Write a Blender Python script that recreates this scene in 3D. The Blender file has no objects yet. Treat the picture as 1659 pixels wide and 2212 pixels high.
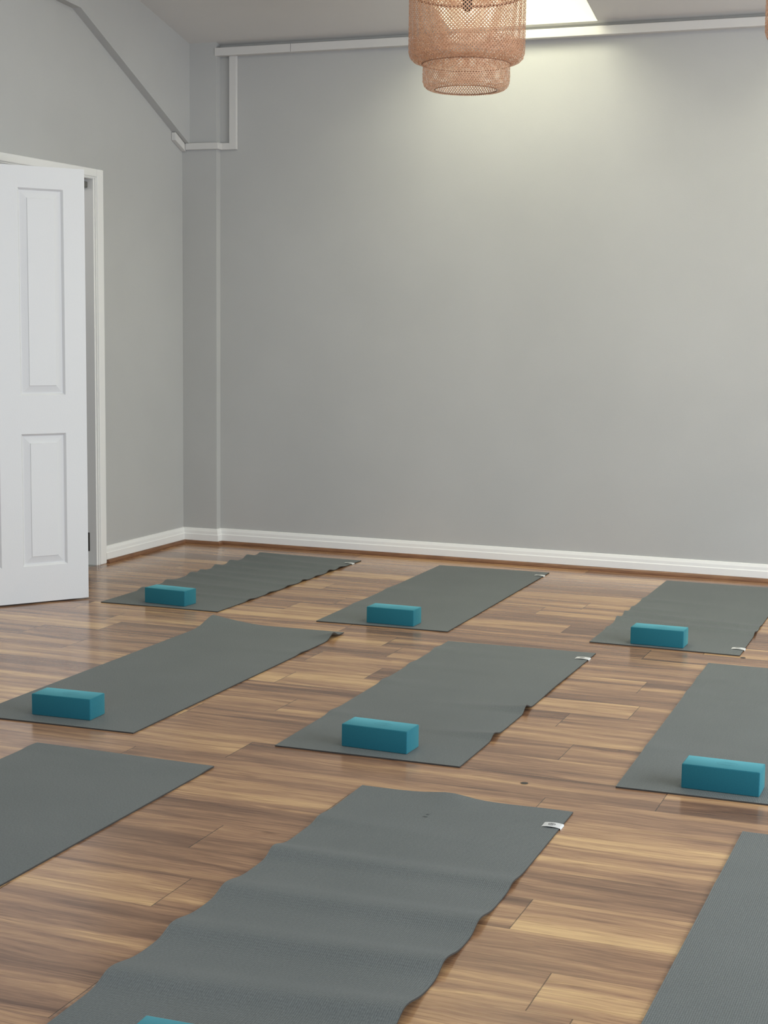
import bpy, bmesh, math, random
from math import sin, cos, pi, exp, radians
from mathutils import Vector, Matrix
random.seed(7)
SC = bpy.context.scene
COL = SC.collection

# ------------------------------------------------------------------ materials
def mat(name, base=(.5, .5, .5), rough=.5, spec=.5):
    m = bpy.data.materials.new(name); m.use_nodes = True
    nt = m.node_tree; b = nt.nodes['Principled BSDF']
    b.inputs['Base Color'].default_value = (*base, 1)
    b.inputs['Roughness'].default_value = rough
    b.inputs['Specular IOR Level'].default_value = spec
    return m, nt, b
def N(nt, typ, **kw):
    n = nt.nodes.new(typ)
    for k, v in kw.items(): setattr(n, k, v)
    return n
def L(nt, a, b): nt.links.new(a, b)
def ramp(nt, stops, interp='LINEAR'):
    r = nt.nodes.new('ShaderNodeValToRGB'); r.color_ramp.interpolation = interp
    els = r.color_ramp.elements
    while len(els) > 1: els.remove(els[-1])
    els[0].position = stops[0][0]; els[0].color = (*stops[0][1], 1)
    for p, c in stops[1:]:
        e = els.new(p); e.color = (*c, 1)
    return r
def noise(nt, vec, scale, detail=2, rough=.5, dist=0):
    n = nt.nodes.new('ShaderNodeTexNoise'); n.inputs['Scale'].default_value = scale
    n.inputs['Detail'].default_value = detail; n.inputs['Roughness'].default_value = rough
    n.inputs['Distortion'].default_value = dist
    if vec: L(nt, vec, n.inputs['Vector'])
    return n
def mapping(nt, vec, scale=(1, 1, 1), rot=(0, 0, 0)):
    m = nt.nodes.new('ShaderNodeMapping'); m.inputs['Scale'].default_value = scale
    m.inputs['Rotation'].default_value = rot
    L(nt, vec, m.inputs['Vector']); return m.outputs[0]
def bump(nt, h, b, strength=.3, dist=.001):
    n = nt.nodes.new('ShaderNodeBump'); n.inputs['Strength'].default_value = strength
    n.inputs['Distance'].default_value = dist
    L(nt, h, n.inputs['Height']); L(nt, n.outputs[0], b.inputs['Normal'])
def mixc(nt, f, a, b, mode='MIX'):
    m = nt.nodes.new('ShaderNodeMix'); m.data_type = 'RGBA'; m.blend_type = mode
    for s, v in ((m.inputs[0], f), (m.inputs[6], a), (m.inputs[7], b)):
        if hasattr(v, 'is_linked'): L(nt, v, s)
        elif isinstance(v, tuple): s.default_value = (*v, 1)
        else: s.default_value = v
    return m.outputs[2]
def math_(nt, op, a, b=None):
    m = nt.nodes.new('ShaderNodeMath'); m.operation = op
    for s, v in ((m.inputs[0], a), (m.inputs[1], b)):
        if v is None: continue
        if hasattr(v, 'is_linked'): L(nt, v, s)
        else: s.default_value = v
    return m.outputs[0]

def paint(name, c, var=.06, rough=.75, bstr=.15):
    m, nt, b = mat(name, c, rough, .25)
    g = nt.nodes.new('ShaderNodeNewGeometry').outputs['Position']
    n1 = noise(nt, g, 1.3, 4, .55)
    r = ramp(nt, [(.3, tuple(x*(1-var) for x in c)), (.7, tuple(x*(1+var) for x in c))])
    L(nt, n1.outputs['Fac'], r.inputs[0]); L(nt, r.outputs[0], b.inputs['Base Color'])
    n2 = noise(nt, g, 160, 3); bump(nt, n2.outputs['Fac'], b, bstr, .002)
    return m
M = {}
M['wall'] = paint('grey_wall_paint', (.462, .464, .455), .035)
M['ceiling'] = paint('ceiling_paint', (.63, .62, .60), .02)
M['gloss_white'] = paint('white_gloss_paint', (.80, .80, .785), .01, .35, .03)
M['door_white'] = paint('white_door_paint', (.67, .68, .69), .012, .42, .12)
M['trunk_white'] = paint('trunking_paint', (.62, .61, .59), .02, .5, .05)
M['reveal'] = paint('skylight_lining', (.67, .68, .61), .01, .7, .02)
M['hall'] = paint('hall_paint', (.30, .30, .29), .02)

def wood_trim():
    m, nt, b = mat('brown_scotia_wood', (.17, .075, .035), .45)
    g = nt.nodes.new('ShaderNodeNewGeometry').outputs['Position']
    n = noise(nt, mapping(nt, g, (3, 3, 60)), 4, 3)
    r = ramp(nt, [(.3, (.13, .055, .026)), (.7, (.25, .12, .055))])
    L(nt, n.outputs['Fac'], r.inputs[0]); L(nt, r.outputs[0], b.inputs['Base Color'])
    return m
M['scotia'] = wood_trim()

def floor_mat():
    m, nt, b = mat('laminate_planks', (.3, .2, .1), .3)
    uv = nt.nodes.new('ShaderNodeUVMap'); uv.uv_map = 'plank'
    at = nt.nodes.new('ShaderNodeAttribute'); at.attribute_name = 'plank_seed'
    sep = nt.nodes.new('ShaderNodeSeparateXYZ'); L(nt, uv.outputs[0], sep.inputs[0])
    ss = nt.nodes.new('ShaderNodeSeparateColor'); L(nt, at.outputs['Color'], ss.inputs[0])
    seed, tone, seed2 = ss.outputs[0], ss.outputs[1], ss.outputs[2]
    wc = nt.nodes.new('ShaderNodeCombineXYZ')
    L(nt, math_(nt, 'ADD', math_(nt, 'MULTIPLY', sep.outputs[0], 3.2), math_(nt, 'MULTIPLY', seed, 23.0)), wc.inputs[0])
    L(nt, math_(nt, 'MULTIPLY', sep.outputs[1], 9.0), wc.inputs[1]); L(nt, math_(nt, 'MULTIPLY', seed2, 11.0), wc.inputs[2])
    wn = noise(nt, wc.outputs[0], 1.0, 2, .5)
    vw = math_(nt, 'ADD', sep.outputs[1], math_(nt, 'MULTIPLY', math_(nt, 'SUBTRACT', wn.outputs['Fac'], .5), .045))
    def comb(su, sv, k):
        c = nt.nodes.new('ShaderNodeCombineXYZ')
        L(nt, math_(nt, 'ADD', math_(nt, 'MULTIPLY', sep.outputs[0], su), math_(nt, 'MULTIPLY', seed, 61.0+k)), c.inputs[0])
        L(nt, math_(nt, 'MULTIPLY', vw, sv), c.inputs[1])
        L(nt, math_(nt, 'MULTIPLY', seed2, 37.0+k), c.inputs[2])
        return c.outputs[0]
    broad = noise(nt, comb(.9, 13, 0), 1.0, 4, .5, .6)
    v = math_(nt, 'ADD', math_(nt, 'SUBTRACT', broad.outputs['Fac'], .5), math_(nt, 'MULTIPLY', tone, .20))
    v = math_(nt, 'ADD', math_(nt, 'MULTIPLY', v, 1.75), .41)
    med = noise(nt, comb(3.6, 62, 5), 1.0, 5, .68, 1.4)
    v = math_(nt, 'ADD', v, math_(nt, 'MULTIPLY', math_(nt, 'SUBTRACT', med.outputs['Fac'], .5), .85))
    r = ramp(nt, [(.08, (.130, .066, .038)), (.32, (.215, .115, .066)), (.54, (.325, .181, .101)),
                  (.76, (.455, .268, .138)), (1.0, (.64, .415, .20))])
    L(nt, v, r.inputs[0])
    fine = noise(nt, comb(7, 190, 9), 1.0, 4, .65, .6)
    fr = ramp(nt, [(.30, (.62, .57, .52)), (.5, (1, 1, 1)), (.75, (1.08, 1.08, 1.06))])
    L(nt, fine.outputs['Fac'], fr.inputs[0])
    c = mixc(nt, .75, r.outputs[0], fr.outputs[0], 'MULTIPLY')
    # darker knot flames
    kn = noise(nt, comb(2.4, 7, 14), 1.0, 2, .5, 1.6)
    kr = ramp(nt, [(.66, (1, 1, 1)), (.80, (.62, .56, .52))])
    L(nt, kn.outputs['Fac'], kr.inputs[0])
    c = mixc(nt, 1.0, c, kr.outputs[0], 'MULTIPLY')
    # long seams between boards, end joints
    W = .1905
    dv = math_(nt, 'MINIMUM', sep.outputs[1], math_(nt, 'SUBTRACT', W, sep.outputs[1]))
    sv = nt.nodes.new('ShaderNodeMapRange'); L(nt, dv, sv.inputs[0])
    sv.inputs[1].default_value = .0003; sv.inputs[2].default_value = .0018
    sv.inputs[3].default_value = .72; sv.inputs[4].default_value = 1
    uv2 = nt.nodes.new('ShaderNodeUVMap'); uv2.uv_map = 'ends'
    se = nt.nodes.new('ShaderNodeSeparateXYZ'); L(nt, uv2.outputs[0], se.inputs[0])
    du = math_(nt, 'MINIMUM', se.outputs[0], math_(nt, 'SUBTRACT', 1.31, se.outputs[0]))
    su = nt.nodes.new('ShaderNodeMapRange'); L(nt, du, su.inputs[0])
    su.inputs[1].default_value = .0007; su.inputs[2].default_value = .0018
    su.inputs[3].default_value = .30; su.inputs[4].default_value = 1
    f = math_(nt, 'MULTIPLY', sv.outputs[0], su.outputs[0])
    cc = nt.nodes.new('ShaderNodeCombineColor')
    for i in range(3): L(nt, f, cc.inputs[i])
    c = mixc(nt, 1.0, c, cc.outputs[0], 'MULTIPLY')
    L(nt, c, b.inputs['Base Color'])
    rr = nt.nodes.new('ShaderNodeMapRange'); L(nt, fine.outputs['Fac'], rr.inputs[0])
    rr.inputs[3].default_value = .15; rr.inputs[4].default_value = .25
    L(nt, rr.outputs[0], b.inputs['Roughness'])
    b.inputs['Specular IOR Level'].default_value = .5
    h = math_(nt, 'ADD', math_(nt, 'MULTIPLY', f, 1.5), math_(nt, 'MULTIPLY', fine.outputs['Fac'], .5))
    bump(nt, h, b, .16, .0008)
    return m
M['floor'] = floor_mat()

def yoga_mat():
    m, nt, b = mat('ribbed_grey_rubber', (.15, .168, .165), .62, .35)
    uv = nt.nodes.new('ShaderNodeUVMap'); uv.uv_map = 'UVMap'
    sep = nt.nodes.new('ShaderNodeSeparateXYZ'); L(nt, uv.outputs[0], sep.inputs[0])
    k = 2*pi/.0046
    rib = math_(nt, 'SINE', math_(nt, 'MULTIPLY', sep.outputs[0], k))
    k2 = 2*pi/.009
    dash = math_(nt, 'SINE', math_(nt, 'MULTIPLY', sep.outputs[1], k2))
    fine = noise(nt, mapping(nt, uv.outputs[0], (230, 170, 1)), 1, 2, .6)
    h = math_(nt, 'ADD', math_(nt, 'ADD', rib, math_(nt, 'MULTIPLY', dash, .35)), math_(nt, 'MULTIPLY', fine.outputs['Fac'], 1.2))
    big = noise(nt, uv.outputs[0], 3.0, 3)
    r = ramp(nt, [(.3, (.113, .128, .126)), (.7, (.127, .142, .140))])
    L(nt, big.outputs['Fac'], r.inputs[0])
    sp = ramp(nt, [(.25, (.76, .76, .76)), (.75, (1.22, 1.22, 1.22))]); L(nt, fine.outputs['Fac'], sp.inputs[0])
    L(nt, mixc(nt, 1.0, r.outputs[0], sp.outputs[0], 'MULTIPLY'), b.inputs['Base Color'])
    b.inputs['Sheen Weight'].default_value = .04
    b.inputs['Sheen Roughness'].default_value = .5
    bump(nt, h, b, .28, .0005)
    return m
M['mat'] = yoga_mat()
M['mat_edge'] = mat('dark_cut_rubber_edge', (.055, .05, .045), .8, .2)[0]  # cut edge with the shadow gap under the mat put into its colour
M['mat_mark'] = mat('pressed_mark', (.085, .095, .097), .7)[0]

def foam(name, c):
    m, nt, b = mat(name, c, .75, .25)
    tc = nt.nodes.new('ShaderNodeTexCoord').outputs['Object']
    n = noise(nt, tc, 420, 2, .6)
    r = ramp(nt, [(.3, tuple(x*.84 for x in c)), (.7, tuple(x*1.12 for x in c))])
    L(nt, n.outputs['Fac'], r.inputs[0]); L(nt, r.outputs[0], b.inputs['Base Color'])
    bump(nt, n.outputs['Fac'], b, .3, .0006)
    b.inputs['Sheen Weight'].default_value = .45; b.inputs['Sheen Roughness'].default_value = .45; b.inputs['Sheen Tint'].default_value = (.35, .95, 1, 1)
    return m
M['foam'] = foam('teal_foam', (.011, .130, .172))
M['foam_dark'] = foam('teal_foam_pressed', (.008, .095, .13))

def cloth(name, c):
    m, nt, b = mat(name, c, .8, .2)
    tc = nt.nodes.new('ShaderNodeTexCoord').outputs['Object']
    n = noise(nt, tc, 900, 2); bump(nt, n.outputs['Fac'], b, .2, .0003)
    return m
M['tag'] = cloth('white_woven_tape', (.62, .63, .62))
M['ink'] = mat('dark_grey_print', (.08, .08, .085), .7)[0]

def bamboo(name, c1, c2):
    m, nt, b = mat(name, c1, .55, .3)
    tc = nt.nodes.new('ShaderNodeTexCoord').outputs['Object']
    n = noise(nt, tc, 60, 3, .6)
    r = ramp(nt, [(.3, c1), (.7, c2)]); L(nt, n.outputs['Fac'], r.inputs[0]); L(nt, r.outputs[0], b.inputs['Base Color'])
    tr = nt.nodes.new('ShaderNodeBsdfTranslucent'); L(nt, r.outputs[0], tr.inputs[0])
    mx = nt.nodes.new('ShaderNodeMixShader'); mx.inputs[0].default_value = .30
    L(nt, b.outputs[0], mx.inputs[1]); L(nt, tr.outputs[0], mx.inputs[2])
    L(nt, mx.outputs[0], nt.nodes['Material Output'].inputs[0])
    return m
M['bamboo'] = bamboo('bamboo_strip', (.52, .30, .19), (.78, .50, .34))
M['bamboo_dark'] = bamboo('bamboo_hoop', (.30, .16, .10), (.45, .26, .17))
M['black'] = mat('dark_plastic', (.03, .025, .02), .4)[0]
M['metal'] = mat('grey_metal', (.25, .25, .24), .35)[0]; M['metal'].node_tree.nodes['Principled BSDF'].inputs['Metallic'].default_value = .6
M['dim_metal'] = mat('dull_grey_metal', (.13, .13, .12), .5)[0]
M['bulb'] = mat('frosted_bulb', (.9, .88, .82), .3)[0]
def glass():
    m, nt, b = mat('window_glass', (1, 1, 1), .02)
    b.inputs['Transmission Weight'].default_value = 1; b.inputs['IOR'].default_value = 1.1
    return m
M['glass'] = glass()

# ------------------------------------------------------------------ mesh helpers
def obj(name, bm, m, parent=None, smooth=False, loc=(0, 0, 0)):
    me = bpy.data.meshes.new(name)
    bmesh.ops.recalc_face_normals(bm, faces=bm.faces)
    bm.to_mesh(me); bm.free()
    me.materials.append(m)
    if smooth:
        for p in me.polygons: p.use_smooth = True
    o = bpy.data.objects.new(name, me); COL.objects.link(o); o.location = loc
    if parent: o.parent = parent
    return o
def empty(name, loc=(0, 0, 0), rz=0):
    o = bpy.data.objects.new(name, None); COL.objects.link(o); o.location = loc; o.rotation_euler = (0, 0, rz)
    o.empty_display_size = .05
    return o
def tag(o, label, cat, group=None, kind=None):
    o['label'] = label; o['category'] = cat
    if group: o['group'] = group
    if kind: o['kind'] = kind
    return o
def struct(o, label=None, cat=None):
    o['kind'] = 'structure'
    if label: o['label'] = label
    if cat: o['category'] = cat
    return o
def add_box(bm, x0, x1, y0, y1, z0, z1, mtx=None):
    c = [(x, y, z) for x in (x0, x1) for y in (y0, y1) for z in (z0, z1)]
    v = [bm.verts.new(mtx @ Vector(p) if mtx else p) for p in c]
    for f in ((0, 1, 3, 2), (4, 6, 7, 5), (0, 4, 5, 1), (2, 3, 7, 6), (0, 2, 6, 4), (1, 5, 7, 3)):
        bm.faces.new([v[i] for i in f])
    return v
def bevel(bm, w, seg=2):
    bmesh.ops.bevel(bm, geom=list(bm.edges), offset=w, segments=seg, affect='EDGES', profile=.5)
def extrude_profile(bm, prof, A, B, out):
    """prof: (o, z) points; run from A to B (x,y); 'out' = unit vector of o"""
    rings = []
    for P in (A, B):
        rings.append([bm.verts.new((P[0]+out[0]*o, P[1]+out[1]*o, z)) for o, z in prof])
    n = len(prof)
    for i in range(n):
        j = (i+1) % n
        bm.faces.new((rings[0][i], rings[0][j], rings[1][j], rings[1][i]))
    bm.faces.new(rings[0]); bm.faces.new(rings[1][::-1])
def prism_yz(bm, pts, x0, x1):
    a = [bm.verts.new((x0, y, z)) for y, z in pts]; b = [bm.verts.new((x1, y, z)) for y, z in pts]
    n = len(pts)
    bm.faces.new(a); bm.faces.new(b[::-1])
    for i in range(n): bm.faces.new((a[i], b[i], b[(i+1) % n], a[(i+1) % n]))
def lathe(bm, prof, n=48, cap=False):
    rings = []
    for r, z in prof: rings.append([bm.verts.new((r*cos(2*pi*i/n), r*sin(2*pi*i/n), z)) for i in range(n)])
    for a, b in zip(rings, rings[1:]):
        for i in range(n): bm.faces.new((a[i], a[(i+1) % n], b[(i+1) % n], b[i]))
    if cap: bm.faces.new(rings[0][::-1]); bm.faces.new(rings[-1])
def torus(bm, R, r, z, n=96, k=8):
    rings = []
    for i in range(n):
        a = 2*pi*i/n
        rings.append([bm.verts.new(((R+r*cos(2*pi*j/k))*cos(a), (R+r*cos(2*pi*j/k))*sin(a), z+r*sin(2*pi*j/k))) for j in range(k)])
    for i in range(n):
        for j in range(k):
            A, B = rings[i], rings[(i+1) % n]
            bm.faces.new((A[j], B[j], B[(j+1) % k], A[(j+1) % k]))

# ------------------------------------------------------------------ room constants
YW, XL, YP, XP = 8.144, -4.407, 8.096, -4.187
XU = -4.358                      # face of the overhanging upper part of the left wall
XR, YN = 2.4, -.6                # how far the room is built to the right / near side
CS = .2375                       # ceiling slope
def ceil_z(y): return 2.862 + CS*(YW-y)

# floor ---------------------------------------------------------------------
def build_floor():
    me = bpy.data.meshes.new('floor')
    PW, PL = .1905, 1.31
    joints = {0: -.768, 1: -1.70, 2: -.915, 6: -1.095, 7: -.786, 9: -1.16, 10: -2.20, 17: -1.226, 18: -1.016, 26: -4.04, 5: -.30, 4: -1.5, 3: -.5, 8: -1.75}
    tones = {}
    verts = []; faces = []; uvs = []; ends = []; cols = []
    k0 = int(math.floor((YN-2.775)/PW)); k = k0
    rnd = random.Random(11)
    while True:
        y0 = 2.775 + PW*k; y1 = y0 + PW
        if y0 >= YW: break
        yc0, yc1 = max(y0, YN), min(y1, YW)
        j = joints.get(k, -rnd.random()*PL)
        x = j - PL*math.ceil((j-XL)/PL)
        while x < XR:
            a, b = max(x, XL), min(x+PL, XR)
            if b-a > .001:
                i = len(verts)
                verts += [(a, yc0, 0), (b, yc0, 0), (b, yc1, 0), (a, yc1, 0)]
                faces.append((i, i+1, i+2, i+3))
                o = rnd.random()*3
                for (px, py) in ((a, yc0), (b, yc0), (b, yc1), (a, yc1)):
                    uvs.append((px+o, py-y0)); ends.append((px-x, 0))
                cols.append((rnd.random(), rnd.random(), rnd.random(), 1))
            x += PL
        k += 1
    me.from_pydata(verts, [], faces)
    u = me.uv_layers.new(name='plank'); e = me.uv_layers.new(name='ends')
    for i in range(len(uvs)): u.data[i].uv = uvs[i]; e.data[i].uv = ends[i]
    ca = me.color_attributes.new('plank_seed', 'FLOAT_COLOR', 'CORNER')
    for fi, c in enumerate(cols):
        for q in range(4): ca.data[fi*4+q].color = c
    me.materials.append(M['floor'])
    o = bpy.data.objects.new('floor', me); COL.objects.link(o)
    struct(o, 'brown wood-effect laminate plank floor under the mats', 'floor')
    for (x, y) in ((-1.187, 4.216), (-.858, 6.213)):
        bm = bmesh.new(); bmesh.ops.create_circle(bm, cap_ends=True, radius=.0112, segments=20)
        c = obj('knot_hole', bm, M['black'], o, loc=(x, y, .0006)); c['label'] = 'small dark round plug hole'
    return o
build_floor()

# back wall with the shallow pier in the corner ------------------------------
bm = bmesh.new()
zt = 2.862
add_box(bm, XL-.12, XR, YW, YW+.12, 0, zt+.02)
add_box(bm, XL-.02, XP, YP, YW+.01, 0, ceil_z(YP)+.02)
struct(obj('wall_back', bm, M['wall']), 'plain pale grey back wall with a shallow pier in the corner', 'wall')

# left wall with the door opening and the raking overhang above ---------------
DO0, DO1, DH = 5.575, 7.128, 2.035
bm = bmesh.new()
def wall_piece(y0, y1, z0, fz=None):
    pts = [(y0, z0), (y1, z0), (y1, ceil_z(y1)+.02 if fz is None else fz), (y0, ceil_z(y0)+.02 if fz is None else fz)]
    prism_yz(bm, pts, XL-.12, XL)
wall_piece(DO1, YW, 0); wall_piece(DO0, DO1, DH); wall_piece(YN, DO0, 0)
def rake(y): return 2.312 + .486*(8.085-y)
over = [(8.103, rake(8.095)), (6.955, rake(6.955)), (6.72, 2.878), (YN, 3.02), (YN, ceil_z(YN)+.01), (8.103, ceil_z(8.103)+.01)]
prism_yz(bm, over, XL-.01, XU)
struct(obj('wall_left', bm, M['wall']), 'grey left wall with the door opening and raking overhang above', 'wall')

# ceiling with two rooflight openings -----------------------------------------
SKY = [(-2.79, -1.99), (-.72, .08)]
SY0, SY1 = 6.85, 8.105
bm = bmesh.new()
def cq(x0, x1, y0, y1):
    for dz in (0, .05):
        bm.faces.new([bm.verts.new((x, y+dz*CS, ceil_z(y)+dz)) for x, y in ((x0, y0), (x1, y0), (x1, y1), (x0, y1))])
xs = [XL-.12, SKY[0][0], SKY[0][1], SKY[1][0], SKY[1][1], XR]
cq(XL-.12, XR, YN+3, SY0); cq(XL-.12, XR, SY1, YW+.02)
for i in (0, 2, 4): cq(xs[i], xs[i+1], SY0, SY1)
struct(obj('ceiling', bm, M['ceiling']), 'sloping off-white ceiling with a rooflight opening', 'ceiling')
nrm = Vector((0, CS, 1)).normalized()       # ceiling normal (up and away)
tdir = Vector((0, -1, CS)).normalized()     # along the slope, towards the camera
for i, (a, b) in enumerate(SKY):
    r = empty('window_%d' % (i+1), ((a+b)/2, (SY0+SY1)/2, ceil_z((SY0+SY1)/2)))
    struct(r, ['bright rooflight in the sloping ceiling behind the woven lantern', 'rooflight in the sloping ceiling at far right'][i], 'rooflight')
    P = r.location.copy()
    H = .46; w = (b-a)/2; ln = (SY1-SY0)/2/cos(math.atan(CS))
    def pt(u, v, h): return Vector((u, 0, 0)) + tdir*v + nrm*h
    bm = bmesh.new()
    ring0 = [pt(u, v, -.002) for u, v in ((-w, -ln), (w, -ln), (w, ln), (-w, ln))]
    ring1 = [pt(u, v, H) for u, v in ((-w, -ln), (w, -ln), (w, ln), (-w, ln))]
    va = [bm.verts.new(p) for p in ring0]; vb = [bm.verts.new(p) for p in ring1]
    for q in range(4): bm.faces.new((va[q], va[(q+1) % 4], vb[(q+1) % 4], vb[q]))
    obj('reveal', bm, M['reveal'], r)
    bm = bmesh.new()
    for (u0, u1, v0, v1) in ((-w, w, -ln, -ln+.05), (-w, w, ln-.05, ln), (-w, -w+.05, -ln, ln), (w-.05, w, -ln, ln)):
        vs = [bm.verts.new(pt(u, v, h)) for h in (H-.04, H) for u, v in ((u0, v0), (u1, v0), (u1, v1), (u0, v1))]
        for f in ((0, 1, 2, 3), (7, 6, 5, 4), (0, 4, 5, 1), (1, 5, 6, 2), (2, 6, 7, 3), (3, 7, 4, 0)): bm.faces.new([vs[q] for q in f])
    obj('window_frame', bm, M['gloss_white'], r)
    bm = bmesh.new()
    vs = [bm.verts.new(pt(u, v, H-.01)) for u, v in ((-w, -ln), (w, -ln), (w, ln), (-w, ln))]; bm.faces.new(vs)
    obj('pane', bm, M['glass'], r)
    ld = bpy.data.lights.new('skylight_glow', 'AREA'); ld.shape = 'RECTANGLE'
    ld.size = 2*w-.11; ld.size_y = 1.25*ln; ld.energy = [29, 33][i]; ld.color = (1, .975, .74)
    lo = bpy.data.objects.new('skylight_glow', ld); COL.objects.link(lo)
    lo.location = P + nrm*(H-.045) + tdir*(.33*ln)
    z = nrm; x = Vector((1, 0, 0)); y = z.cross(x)
    lo.rotation_euler = Matrix((x, y, z)).transposed().to_euler()

# skirting boards and brown scotia --------------------------------------------
SK = [(0, .012), (.016, .012), (.016, .056), (.0125, .061), (.0115, .076), (.006, .091), (0, .093)]
QR = [(.0, 0), (.033, 0), (.033, .006), (.030, .014), (.024, .020), (.016, .021), (0, .021)]
def mitred(bm, prof, path):
    rings = [[bm.verts.new((x+mx*o, y+my*o, z)) for o, z in prof] for x, y, mx, my in path]
    n = len(prof)
    for a, b in zip(rings, rings[1:]):
        for i in range(n): bm.faces.new((a[i], a[(i+1) % n], b[(i+1) % n], b[i]))
    bm.faces.new(rings[0]); bm.faces.new(rings[-1][::-1])
def run(name, prof, segs, m, label, cat, loc=None):
    bm = bmesh.new()
    if len(segs[0]) == 4: mitred(bm, prof, segs)
    else:
        for A, B, out in segs: extrude_profile(bm, prof, A, B, out)
    return struct(obj(name, bm, m), label, cat)
YA = 7.208
segs_l = [((XL, YA), (XL, YP), (1, 0))]
segs_b = [(XL, YP, 0, -1), (XP, YP, 1, -1), (XP, YW, 1, -1), (XR, YW, 0, -1)]
run('baseboard_left', SK, segs_l+[((XL, YN), (XL, DO0-.075), (1, 0))], M['gloss_white'], 'white moulded skirting board right of the door', 'skirting')
run('baseboard_back', SK, segs_b, M['gloss_white'], 'long white moulded skirting board along the back wall', 'skirting')
run('trim_1', QR, segs_l, M['scotia'], 'brown wooden scotia bead below the left skirting', 'trim')
run('trim_2', QR, segs_b, M['scotia'], 'brown wooden scotia bead along the back wall floor edge', 'trim')

# door -------------------------------------------------------------------------
d1 = empty('door_1', (XL, DO0, 0)); struct(d1, 'open white four-panel door in the left wall', 'door')
def part(name, bm, m, smooth=False):
    for v in bm.verts: v.co -= Vector((XL, DO0, 0))
    return obj(name, bm, m, d1, smooth)
bm = bmesh.new()   # architrave: two uprights and head, moulded
AR = .062
for (y0, y1, z0, z1) in ((DO1+.018, YA, 0, 2.085), (DO0-.07, DO0-.008, 0, 2.085), (DO0-.008, DO1+.018, DH+.008, 2.085)):
    add_box(bm, XL, XL+.017, y0, y1, z0, z1)
bevel(bm, .005, 2)
for (y0, y1, z0, z1) in ((DO1+.010, DO1+.034, 0, 2.0562), (DO0-.02, DO0+.0, 0, 2.0562), (DO0-.001, DO1+.0105, DH+.002, 2.056)):
    add_box(bm, XL, XL+.010, y0, y1, z0, z1)
part('architrave', bm, M['gloss_white'])
bm = bmesh.new()   # lining
add_box(bm, XL-.13, XL+.003, DO1-.002, DO1+.02, 0, DH+.0205)
add_box(bm, XL-.13, XL+.002, DO0-.02, DO0+.002, 0, DH+.01)
add_box(bm, XL-.129, XL+.002, DO0+.0015, DO1-.0015, DH-.002, DH+.02)
add_box(bm, XL-.12, XL-.09, DO1-.016, DO1, 0, DH)      # stop
part('door_lining', bm, M['gloss_white'])
# leaf: hinge line and free edge measured in the room
FE = Vector((-3.908, 6.249, 0)); du = Vector((.570, .822, 0)).normalized(); dn = Vector((du.y, -du.x, 0))
DW, DT, D0, D1 = .750, .040, .007, 1.988
def dp(s, z, t=0): return FE + du*s + dn*t + Vector((0, 0, z))
bm = bmesh.new()
panels = []
for (sa, sb) in ((-.319, -.103), (-.637, -.421)):
    panels += [(sa, sb, .962, 1.891), (sa, sb, .176, .787)]
ss = sorted({-DW, 0, -.319, -.103, -.637, -.421}); zs = sorted({D0, D1, .962, 1.891, .176, .787})
def is_panel(a, b, c, d):
    return any(abs(a-p[0]) < 1e-6 and abs(b-p[1]) < 1e-6 and abs(c-p[2]) < 1e-6 and abs(d-p[3]) < 1e-6 for p in panels)
vc = {}
def dv(s, z, t):
    k = (round(s, 4), round(z, 4), round(t, 4))
    if k not in vc: vc[k] = bm.verts.new(dp(s, z, t))
    return vc[k]
for side in (0, 1):
    tt = (lambda t: t) if side == 0 else (lambda t: -DT - t)
    for a, b in zip(ss, ss[1:]):
        for c, d in zip(zs, zs[1:]):
            if not is_panel(a, b, c, d):
                bm.faces.new((dv(a, c, tt(0)), dv(b, c, tt(0)), dv(b, d, tt(0)), dv(a, d, tt(0))))
            else:
                steps = [(0, 0), (.003, -.0035), (.009, -.0115), (.013, -.0120), (.043, -.0045), (.0445, -.0012)]
                prev = None
                for ins, dep in steps:
                    q = [dv(a+ins, c+ins, tt(dep)), dv(b-ins, c+ins, tt(dep)), dv(b-ins, d-ins, tt(dep)), dv(a+ins, d-ins, tt(dep))]
                    if prev:
                        for i in range(4): bm.faces.new((prev[i], prev[(i+1) % 4], q[(i+1) % 4], q[i]))
                    prev = q
                bm.faces.new(prev)
for a, b in zip(ss, ss[1:]):
    for z in (D0, D1): bm.faces.new((dv(a, z, 0), dv(b, z, 0), dv(b, z, -DT), dv(a, z, -DT)))
for c, d in zip(zs, zs[1:]):
    for s in (-DW, 0): bm.faces.new((dv(s, c, 0), dv(s, d, 0), dv(s, d, -DT), dv(s, c, -DT)))
leaf = part('door_leaf', bm, M['door_white'])
for z in (.22, 1.0, 1.78):     # butt hinges on the hidden edge
    bm = bmesh.new(); lathe(bm, [(.007, z-.045), (.007, z+.045)], 12, True)
    for v in bm.verts: v.co += dp(-DW-.006, 0, .004)
    part('hinge', bm, M['metal'], True)
bm = bmesh.new(); add_box(bm, XL-.075, XL-.028, DO1-.034, DO1-.0025, 1.988, 2.020); bevel(bm, .004, 2)
c = part('overhead_bracket', bm, M['dim_metal']); c['label'] = 'small grey metal bracket at the top of the frame'
bm = bmesh.new(); add_box(bm, XL-.066, XL-.039, DO1-.006, DO1-.0005, .075, .175); bevel(bm, .0015, 2)  # thin dark plate on the lining, no particular fitting
c = part('strike_plate', bm, M['black']); c['label'] = 'dark strike plate low on the frame'

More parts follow.
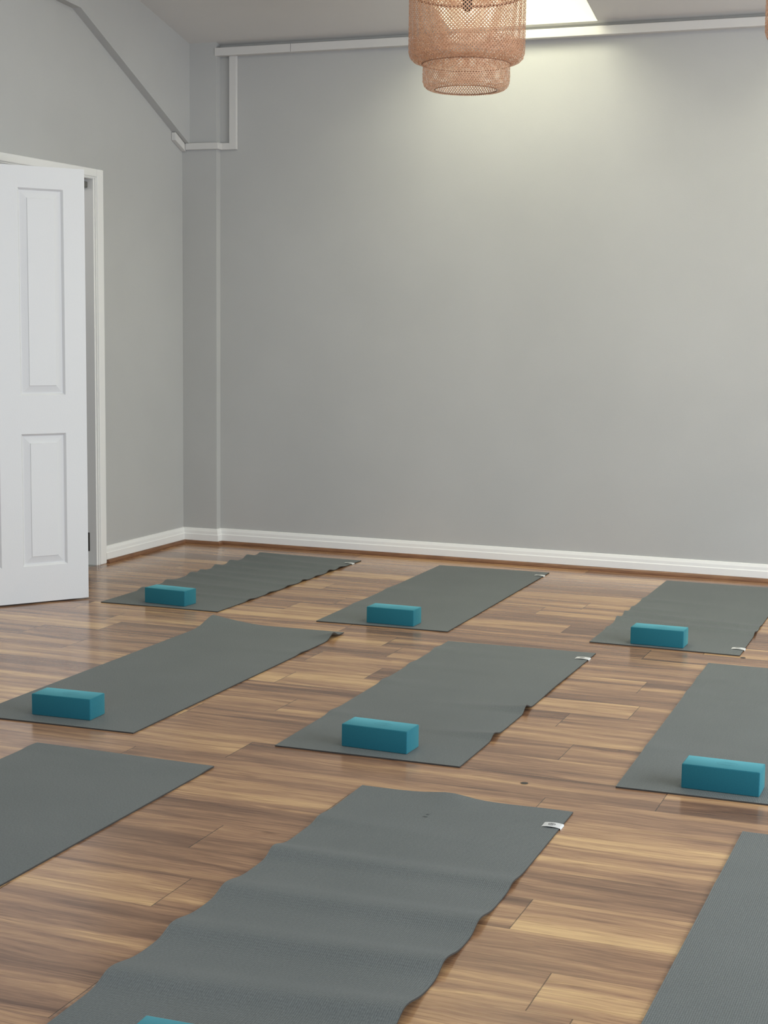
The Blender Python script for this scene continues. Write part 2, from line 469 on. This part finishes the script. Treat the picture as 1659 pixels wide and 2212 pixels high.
# dim hall beyond the door
bm = bmesh.new()
add_box(bm, XL-1.5, XL-.12, DO1+.25, DO1+.30, 0, 2.4); add_box(bm, XL-1.55, XL-1.5, DO0-.5, DO1+.3, 0, 2.4)
add_box(bm, XL-1.5, XL-.12, DO0-.5, DO1+.3, 2.4, 2.45); add_box(bm, XL-1.5, XL, DO0-.5, DO1+.3, -.03, -.001)
struct(obj('wall_hall', bm, M['hall']), 'dim grey hall wall beyond the open door', 'wall')

# surface trunking ---------------------------------------------------------------
def trunk(boxes, label, bev=.003, rot=None):
    bm = bmesh.new()
    for bx in boxes: add_box(bm, *bx)
    bevel(bm, bev, 2)
    return tag(obj('cable_trunking', bm, M['trunk_white']), label, 'cable trunking', 'white trunking around the top of the back wall')
YF = 8.092
trunk([(-4.197, -3.727, YF, YW-.002, 2.797, 2.842)], 'short left length of white trunking under the ceiling edge, starting at the corner pier')
trunk([(-3.725, XR-.02, YF, YW-.002, 2.797, 2.842)], 'long white trunking run under the ceiling edge, passing behind the woven lantern')
bm = bmesh.new()
C0, C1 = 2.279, 2.316
add_box(bm, -4.120, -4.074, YW-.022, YW-.001, C0, 2.80)               # drop
add_box(bm, XP+.018, -4.119, YW-.0215, YW-.001, C0, C1)
add_box(bm, XL+.03, XP+.020, YP-.020, YP-.001, C0, C1)                # across the pier
add_box(bm, XP+.001, XP+.0205, YP-.005, YW-.001, C0-.0005, C1+.0005)      # return on the pier side
bevel(bm, .0025, 2)
tag(obj('cable_trunking', bm, M['trunk_white']), 'white trunking that drops from the ceiling run then turns left across the corner pier', 'cable trunking', 'white trunking around the top of the back wall')
bm = bmesh.new()
y0, y1 = 7.968, 8.088
prism_yz(bm, [(y0, rake(y0)-.046), (y1, rake(y1)-.040), (y1, rake(y1)-.002), (y0, rake(y0)-.002)], XL+.001, XL+.028)
bevel(bm, .0025, 2)
tag(obj('cable_trunking', bm, M['trunk_white']), 'stub of white trunking on the left wall rising beneath the sloping overhang', 'cable trunking', 'white trunking around the top of the back wall')

# ------------------------------------------------------------------ yoga mats
MT = .0045
MATS = {}
def make_mat(key, nl, nr, fr, fl, ridges, label, tag_s=None, extra=None, edge=None):
    """corners as room (x, y); ridges: (s_left, s_right, width, h_left, h_right)"""
    nl, nr, fr, fl = map(Vector, (nl, nr, fr, fl))
    base = Vector((nl.x, nl.y, 0))
    Lm = ((fl-nl).length + (fr-nr).length)/2; Wm = ((nr-nl).length + (fr-fl).length)/2
    def P(u, s):      # u 0..1, s 0..1
        return nl*(1-u)*(1-s) + nr*u*(1-s) + fr*u*s + fl*(1-u)*s
    def H(u, s):
        h = 0
        for (sl, sr, w, hl, hr) in ridges:
            s0 = (sl + (sr-sl)*u)/1.742
            d = (s-s0)*1.742/w
            # steep near flank, softer far flank
            g = exp(-d*d*(2.2 if d < 0 else .75))
            hh = (hl + (hr-hl)*u)*(1-.15*4*u*(1-u))
            if hl*hr == 0:
                hh = (hl*(1-u)**2.2 + hr*u**4)
            h += hh*g
        if extra: h += extra(u, s)
        return max(h, 0)
    nu, ns = 20, 220
    bm = bmesh.new(); uvl = bm.loops.layers.uv.new('UVMap')
    top = []; bot = []; uvd = {}
    for i in range(ns+1):
        rt = []; rb = []
        for j in range(nu+1):
            u, s = j/nu, i/ns
            p = P(u, s)
            if edge:
                e = edge(u, s); p = p + Vector(e)
            z = H(u, s)
            a = bm.verts.new((p.x-base.x, p.y-base.y, z+MT)); b = bm.verts.new((p.x-base.x, p.y-base.y, z+.0004))
            uvd[a] = uvd[b] = (u*Wm, s*Lm)
            rt.append(a); rb.append(b)
        top.append(rt); bot.append(rb)
    for i in range(ns):
        for j in range(nu):
            bm.faces.new((top[i][j], top[i][j+1], top[i+1][j+1], top[i+1][j]))
            bm.faces.new((bot[i][j], bot[i+1][j], bot[i+1][j+1], bot[i][j+1]))
    for i in range(ns):
        bm.faces.new((top[i][0], top[i+1][0], bot[i+1][0], bot[i][0]))
        bm.faces.new((top[i][nu], bot[i][nu], bot[i+1][nu], top[i+1][nu]))
    for j in range(nu):
        bm.faces.new((top[0][j], bot[0][j], bot[0][j+1], top[0][j+1]))
        bm.faces.new((top[ns][j], top[ns][j+1], bot[ns][j+1], bot[ns][j]))
    for f in bm.faces:
        f.smooth = abs(f.normal.z) > .3 if f.normal.length else True
        for l in f.loops: l[uvl].uv = uvd[l.vert]
    bm.normal_update()
    for f in bm.faces: f.smooth = True
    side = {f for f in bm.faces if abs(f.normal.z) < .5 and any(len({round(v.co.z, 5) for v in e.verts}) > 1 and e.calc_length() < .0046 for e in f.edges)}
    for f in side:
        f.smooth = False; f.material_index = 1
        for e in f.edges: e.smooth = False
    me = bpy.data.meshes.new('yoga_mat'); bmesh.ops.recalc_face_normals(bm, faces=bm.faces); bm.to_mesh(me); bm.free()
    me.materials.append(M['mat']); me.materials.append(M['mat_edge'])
    o = bpy.data.objects.new('yoga_mat', me); COL.objects.link(o); o.location = base
    tag(o, label, 'yoga mat', 'grey yoga mats laid out in rows')
    if tag_s:
        s0, s1, uw = tag_s    # metres from the near end, width in from the right edge
        bm = bmesh.new(); n = 10; rows = []
        for i in range(5):
            s = (s0 + (s1-s0)*i/4)/Lm; row = []
            for j in range(n+1):
                t = j/n; u = 1-(uw/Wm)*(1-t) + .0035/Wm*t
                p = P(min(u, 1.0), s); x = p.x + max(0, (u-1))*Wm
                z = H(min(u, 1), s) + MT + .0006 + .0028*sin(pi*min(1, t*1.02))**.8 * (1 if i < 4 else .8)
                row.append(bm.verts.new((x-base.x, p.y-base.y, z)))
            p = P(1, s); row.append(bm.verts.new((p.x+.004-base.x, p.y-base.y, H(1, s)+.0008)))
            rows.append(row)
        for a, b in zip(rows, rows[1:]):
            for j in range(n+1): bm.faces.new((a[j], a[j+1], b[j+1], b[j]))
        t = obj('fabric_tag', bm, M['tag'], o, True); t['label'] = 'white fabric tag folded over the mat edge'
        # printed emblem: broken ring with a small mark inside
        bm = bmesh.new()
        sc = (s0+s1)/2/Lm; uc = 1-(uw*.5)/Wm
        pc = P(uc, sc); zc = H(uc, sc)+MT+.0042
        def ell(rx, ry, w, a0, a1, nseg=18):
            pr = None
            for i in range(nseg+1):
                a = a0+(a1-a0)*i/nseg
                q = [bm.verts.new((pc.x-base.x+(rx-k)*cos(a), pc.y-base.y+(ry-k)*sin(a), zc)) for k in (0, w)]
                if pr: bm.faces.new((pr[0], pr[1], q[1], q[0]))
                pr = q
        ell(.0095, .0095, .0018, radians(50), radians(310)-pi*.0)
        ell(.0095, .0095, .0018, radians(-40), radians(40))
        for dx in (-.0025, 0.0025): 
            q = [(dx-.0014, -.003), (dx+.0014, -.003), (dx+.0014, .003), (dx-.0014, .003)]
            bm.faces.new([bm.verts.new((pc.x-base.x+a, pc.y-base.y+b, zc)) for a, b in q])
        q = [(-.0025, .0015), (.0025, .0015), (.0025, .0032), (-.0025, .0032)]
        bm.faces.new([bm.verts.new((pc.x-base.x+a, pc.y-base.y+b, zc+.0001)) for a, b in q])
        e = obj('printed_emblem', bm, M['ink'], t); e['label'] = 'dark grey round emblem printed on the tag'
    return o, P, H, base
def rel(y, near): return y-near

nA = 6.183
rA = [(6.56-nA, 6.51-nA, .045, .012, .006), (6.808-nA, 6.738-nA, .05, .013, .006), (7.062-nA, 6.95-nA, .05, .014, .006), (7.173-nA, 7.131-nA, .04, .012, .009),
      (7.338-nA, 7.30-nA, .045, .015, .005), (7.513-nA, 7.472-nA, .045, .016, .012), (7.72-nA, 7.617-nA, .05, .018, .008), (7.885-nA, 7.88-nA, .035, .008, .0)]
make_mat('A', (-3.802, 6.184), (-3.200, 6.196), (-3.180, 7.878), (-3.790, 7.895), rA,
         'crinkled grey yoga mat with small ridges, lying nearest the corner beside the open door', (1.555, 1.590, .048))
make_mat('B', (-2.707, 6.183), (-2.102, 6.202), (-2.122, 7.925), (-2.732, 7.912), [(.45, .5, .08, .004, 0), (.90, .95, .08, .004, 0)],
         'smooth grey yoga mat in the middle of the row against the back wall', (1.588, 1.624, .048))
nC = 6.245
make_mat('C', (-1.494, 6.248), (-.874, 6.233), (-.889, 7.945), (-1.501, 7.943), [(6.56-nC, 6.50-nC, .04, .006, .0), (6.775-nC, 6.71-nC, .05, .018, .012), (6.945-nC, 6.88-nC, .04, .014, .006), (7.10-nC, 7.05-nC, .04, .008, 0), (7.35-nC, 7.3-nC, .05, .008, 0)],
         'grey yoga mat against the back wall with its white tag at the near corner', (.105, .145, .050))
def curlD(u, s):
    a = exp(-((1-s)*1.742/.10)**2)*(max(0, 1-u/.42)**1.5)*.030
    b = exp(-(((1-s)*1.742-.115)/.042)**2)*(max(0, (u-.80)/.20)**2)*.022
    c = exp(-((1-s)*1.742/.12)**2)*.003
    return a+b+c
make_mat('D', (-3.093, 4.212), (-2.486, 4.230), (-2.492, 5.985), (-3.102, 5.965), [(1.31, 1.3, .05, 0, .004)],
         'grey yoga mat in the middle row at left with a curled far corner', None, curlD)
nE = 4.283
make_mat('E', (-2.010, 4.279), (-1.408, 4.288), (-1.415, 6.034), (-2.034, 6.012), [(4.735-nE, 4.70-nE, .05, .006, 0), (5.237-nE, 5.2-nE, .05, .006, 0), (5.537-nE, 5.5-nE, .05, .006, 0), (5.842-nE, 5.8-nE, .05, .007, 0),
         (5.0-nE, 5.003-nE, .042, 0, .021), (4.66-nE, 4.632-nE, .045, 0, .016), (1.12, 1.1, .2, .0, .003)],
         'grey yoga mat at the centre with two kinks lifting its right edge', (1.600, 1.640, .052))
nF = 4.281
make_mat('F', (-.934, 4.278), (-.322, 4.285), (-.356, 6.040), (-.967, 6.041), [(.45, .45, .06, .003, 0), (1.2, 1.2, .06, .004, 0), (1.45, 1.45, .06, .004, 0)],
         'flat grey yoga mat in the middle row cut off by the right edge')
make_mat('G', (-2.694, 2.262), (-2.086, 2.258), (-2.076, 3.997), (-2.696, 4.005), [(1.70, 1.70, .05, .003, .002)],
         'flat grey yoga mat in the front row cut off by the left edge')
nH = 2.265
rH = [(3.685-nH, 3.66-nH, .05, .008, .0), (3.39-nH, 3.405-nH, .050, .019, .009), (3.119-nH, 3.135-nH, .062, .016, .017), (2.863-nH, 2.893-nH, .062, .016, .019),
      (2.597-nH, 2.648-nH, .066, .019, .021), (2.42-nH, 2.44-nH, .05, .0, .004)]
def edgeH(u, s):
    return (0, exp(-((1-s)/.03)**2)*(.007*sin(u*9.0-1.6)*(u*(1-u)*3.2)))
oH, PH, HH, bH = make_mat('H', (-1.578, 2.262), (-.966, 2.272), (-.988, 4.001), (-1.604, 4.000), rH,
         'large grey yoga mat in the foreground with broad ripples across it', (1.578, 1.617, .048),
         lambda u, s: exp(-((1-s)*1.742/.06)**2)*.009*exp(-((u-.43)/.10)**2), edgeH)
bm = bmesh.new()
for k, w in ((0, .007), (.022, .005)):
    q = [(-w, -.002+k), (w, -.002+k), (w*.6, .003+k), (-w*.6, .003+k)]
    bm.faces.new([bm.verts.new((-1.342-bH.x+a, 3.800-bH.y+b, HH(.42, .89)+MT+.0012)) for a, b in q])
obj('pressed_mark', bm, M['mat_mark'], oH)
make_mat('I', (-.552, 2.278), (.059, 2.272), (.074, 4.014), (-.538, 4.020), [(1.3, 1.3, .06, .002, 0)],
         'ribbed grey yoga mat at the bottom right corner of the front row')

# ------------------------------------------------------------------ foam blocks
BW_, BD_, BH_ = .2205, .0985, .0715
def block_mesh():
    bm = bmesh.new(); add_box(bm, 0, BW_, 0, BD_, 0, BH_); bevel(bm, .0035, 3)
    me = bpy.data.meshes.new('yoga_block'); bm.to_mesh(me); bm.free(); me.materials.append(M['foam'])
    for p in me.polygons: p.use_smooth = True
    return me
def logo_mesh():
    bm = bmesh.new()
    cx, cy = BW_*.55, BD_*.5
    def arc(rx, ry, w, a0, a1, n=24):
        pr = None
        for i in range(n+1):
            a = a0+(a1-a0)*i/n
            q = [bm.verts.new((cx+(rx-k)*cos(a), cy+(ry-k)*sin(a), BH_+.0003)) for k in (0, w)]
            if pr: bm.faces.new((pr[0], pr[1], q[1], q[0]))
            pr = q
    arc(.030, .017, .0016, radians(15), radians(345)); arc(.018, .009, .0014, radians(200), radians(340)); arc(.012, .011, .0014, radians(20), radians(160))
    me = bpy.data.meshes.new('pressed_emblem'); bm.to_mesh(me); bm.free(); me.materials.append(M['foam_dark'])
    return me
bme, lme = block_mesh(), logo_mesh()
blocks = [
 ((-3.6087, 6.2523, -.0876), 'teal foam yoga block on the crinkled mat beside the open door', True),
 ((-2.4898, 6.2353, -.0117), 'teal foam yoga block on the middle mat against the back wall', True),
 ((-1.3279, 6.2723, -.0174), 'teal foam yoga block on the right mat against the back wall', True),
 ((-2.9092, 4.2923, .0384), 'teal foam yoga block on the mat with the curled far corner', True),
 ((-1.817, 4.3515, -.0373), 'teal foam yoga block on the central mat with kinked right edge', True),
 ((-.7585, 4.3376, -.0162), 'teal foam yoga block on the mat at the right edge', True),
 ((-1.347, 2.236, .03), 'teal foam yoga block on the rippled foreground mat, only its top showing', False)]
for (x, y, t), lab, lg in blocks:
    o = bpy.data.objects.new('yoga_block', bme); COL.objects.link(o)
    o.location = (x, y, MT+.0003); o.rotation_euler = (0, 0, t)
    tag(o, lab, 'yoga block', 'teal yoga blocks on the near ends of the mats')
    if lg:
        e = bpy.data.objects.new('pressed_emblem', lme); COL.objects.link(e); e.parent = o

# ------------------------------------------------------------------ woven bamboo pendants
def resample(prof, ds):
    pts = []
    for (a, b) in zip(prof, prof[1:]):
        d = math.hypot(b[0]-a[0], b[1]-a[1]); n = max(1, round(d/ds))
        for i in range(n): pts.append((a[0]+(b[0]-a[0])*i/n, a[1]+(b[1]-a[1])*i/n))
    pts.append(prof[-1]); return pts
def weave(prof, NS, width, R0, amp=.0008, twist=1.0, dense=None):
    pts = resample(prof, .006)
    s = [0]
    for a, b in zip(pts, pts[1:]): s.append(s[-1]+math.hypot(b[0]-a[0], b[1]-a[1]))
    bm = bmesh.new()
    for d in (1, -1):
        for i in range(NS):
            ph = 2*pi*i/NS; prev = None
            for k, (r, z) in enumerate(pts):
                a = ph + d*twist*s[k]/R0
                off = amp*d*cos(twist*s[k]*NS/R0)
                hw = width/2*(min(1, .55+.45*r/R0))
                dz = 1 if k+1 < len(pts) else 0
                p2 = pts[min(k+1, len(pts)-1)]; p1 = pts[max(k-1, 0)]
                tz, tr = p2[1]-p1[1], p2[0]-p1[0]; tl = math.hypot(tz, tr) or 1; tz /= tl; tr /= tl
                # surface tangent along strip: (profile dir) + (circumference dir); width dir = perpendicular in surface
                ca = d*twist*r/R0; nl_ = math.hypot(1, ca)
                wu, wc = -ca/nl_, 1/nl_       # along profile, along circumference
                rr = r+off*tz; 
                er = Vector((cos(a), sin(a), 0)); ec = Vector((-sin(a), cos(a), 0))
                c = er*(rr) + Vector((0, 0, z-off*tr))
                w = er*(wu*tr) + Vector((0, 0, wu*tz)) + ec*wc
                q = (bm.verts.new(c-w*hw), bm.verts.new(c+w*hw))
                if prev: bm.faces.new((prev[0], prev[1], q[1], q[0]))
                prev = q
    return bm
OUT = [(.134, .003), (.150, .000), (.168, .006), (.181, .018), (.187, .036), (.188, .062), (.187, .098), (.189, .109), (.203, .112), (.228, .121), (.243, .136), (.2495, .158), (.250, .19),
       (.250, .43), (.245, .455), (.225, .470), (.16, .480), (.09, .485)]
INN = [(.188, .112), (.222, .126), (.236, .150), (.241, .175), (.241, .205)]
TOPI = [(.226, .392), (.232, .40), (.232, .45), (.20, .462)]
def lantern(loc, label):
    r = empty('pendant_lantern', loc); tag(r, label, 'pendant lamp', 'woven bamboo pendant lanterns')
    return r
lx, ly, lz = -2.172, 6.526, 2.307
cz = ceil_z(ly) - lz
P1 = lantern((lx, ly, lz), 'woven bamboo pendant lantern hanging in front of the bright rooflight')
kids = []
kids.append(obj('woven_shade', weave(OUT, 98, .0042, .25), M['bamboo'], P1))
kids.append(obj('inner_shade', weave(INN, 88, .0036, .24), M['bamboo'], P1))
kids.append(obj('top_insert', weave(TOPI, 80, .0042, .24), M['bamboo'], P1))
for (R, rr, z) in ((.134, .0022, .003), (.190, .0022, .110), (.229, .0055, .394), (.09, .003, .485)):
    bm = bmesh.new(); torus(bm, R, rr, z); kids.append(obj('hoop', bm, M['bamboo_dark'], P1, True))
bm = bmesh.new(); lathe(bm, [(.012, .33), (.020, .345), (.022, .40), (.018, .44), (.006, .46)], 24, True); kids.append(obj('lamp_holder', bm, M['black'], P1, True))
bm = bmesh.new(); lathe(bm, [(.003, .45), (.003, cz)], 10, True); kids.append(obj('cord', bm, M['black'], P1, True))
bm = bmesh.new(); lathe(bm, [(.05, cz-.005), (.048, cz-.02), (.02, cz-.032), (.004, cz-.034)], 32, True); kids.append(obj('ceiling_rose', bm, M['gloss_white'], P1, True))
P2 = P1.copy(); COL.objects.link(P2); P2.location = (-.661, 6.50, 2.318)
P2['label'] = 'woven bamboo pendant lantern cut off by the right edge of the picture'
for k in kids:
    c = k.copy(); COL.objects.link(c); c.parent = P2

# ------------------------------------------------------------------ camera
f, pitch, roll, yaw, h = 3360.31, .122232, .0125003, .369290, 1.319052
F = Vector((-sin(yaw)*cos(pitch), cos(yaw)*cos(pitch), -sin(pitch)))
R0 = Vector((cos(yaw), sin(yaw), 0)); U0 = R0.cross(F)
R = cos(roll)*R0 + sin(roll)*U0; U = -sin(roll)*R0 + cos(roll)*U0
cd = bpy.data.cameras.new('camera'); co = bpy.data.objects.new('camera', cd); COL.objects.link(co)
co.matrix_world = Matrix(((R.x, U.x, -F.x, 0), (R.y, U.y, -F.y, 0), (R.z, U.z, -F.z, h), (0, 0, 0, 1)))
cd.sensor_fit = 'HORIZONTAL'; cd.sensor_width = 36; cd.lens = f/1659*36; cd.clip_start = .05
SC.camera = co

# ------------------------------------------------------------------ light
def area(name, loc, target, sx, sy, e, c):
    ld = bpy.data.lights.new(name, 'AREA'); ld.shape = 'RECTANGLE'; ld.size = sx; ld.size_y = sy; ld.energy = e; ld.color = c
    o = bpy.data.objects.new(name, ld); COL.objects.link(o); o.location = loc
    o.rotation_euler = (Vector(target)-Vector(loc)).to_track_quat('-Z', 'Y').to_euler()
    return o
area('window_light_right', (2.3, 4.4, 1.15), (-4.4, 5.8, .9), 4.4, 1.6, 182, (.87, .935, 1.0))
area('window_light_near', (-1.6, -.5, 1.45), (-1.9, 7, .6), 4.0, 1.9, 64, (.74, .84, 1.0))  # added fill lamp in place of unseen windows behind the camera
area('rooflight_near', (-1.4, 4.2, 3.85), (-1.5, 4.9, 0), 3.4, 1.4, 98, (1, .95, .76))
area('hall_light', (XL-.8, 6.4, 2.2), (XL-.6, 7.2, 1.0), .5, .5, 3, (1, .97, .92))  # added lamp that brightens the door lining, no hall source known
w = bpy.data.worlds.new('world'); SC.world = w; w.use_nodes = True
bg = w.node_tree.nodes['Background']; bg.inputs[0].default_value = (.86, .92, 1, 1); bg.inputs[1].default_value = .29
SC.view_settings.view_transform = 'Standard'; SC.view_settings.look = 'None'
SC.view_settings.exposure = 0; SC.view_settings.gamma = 1
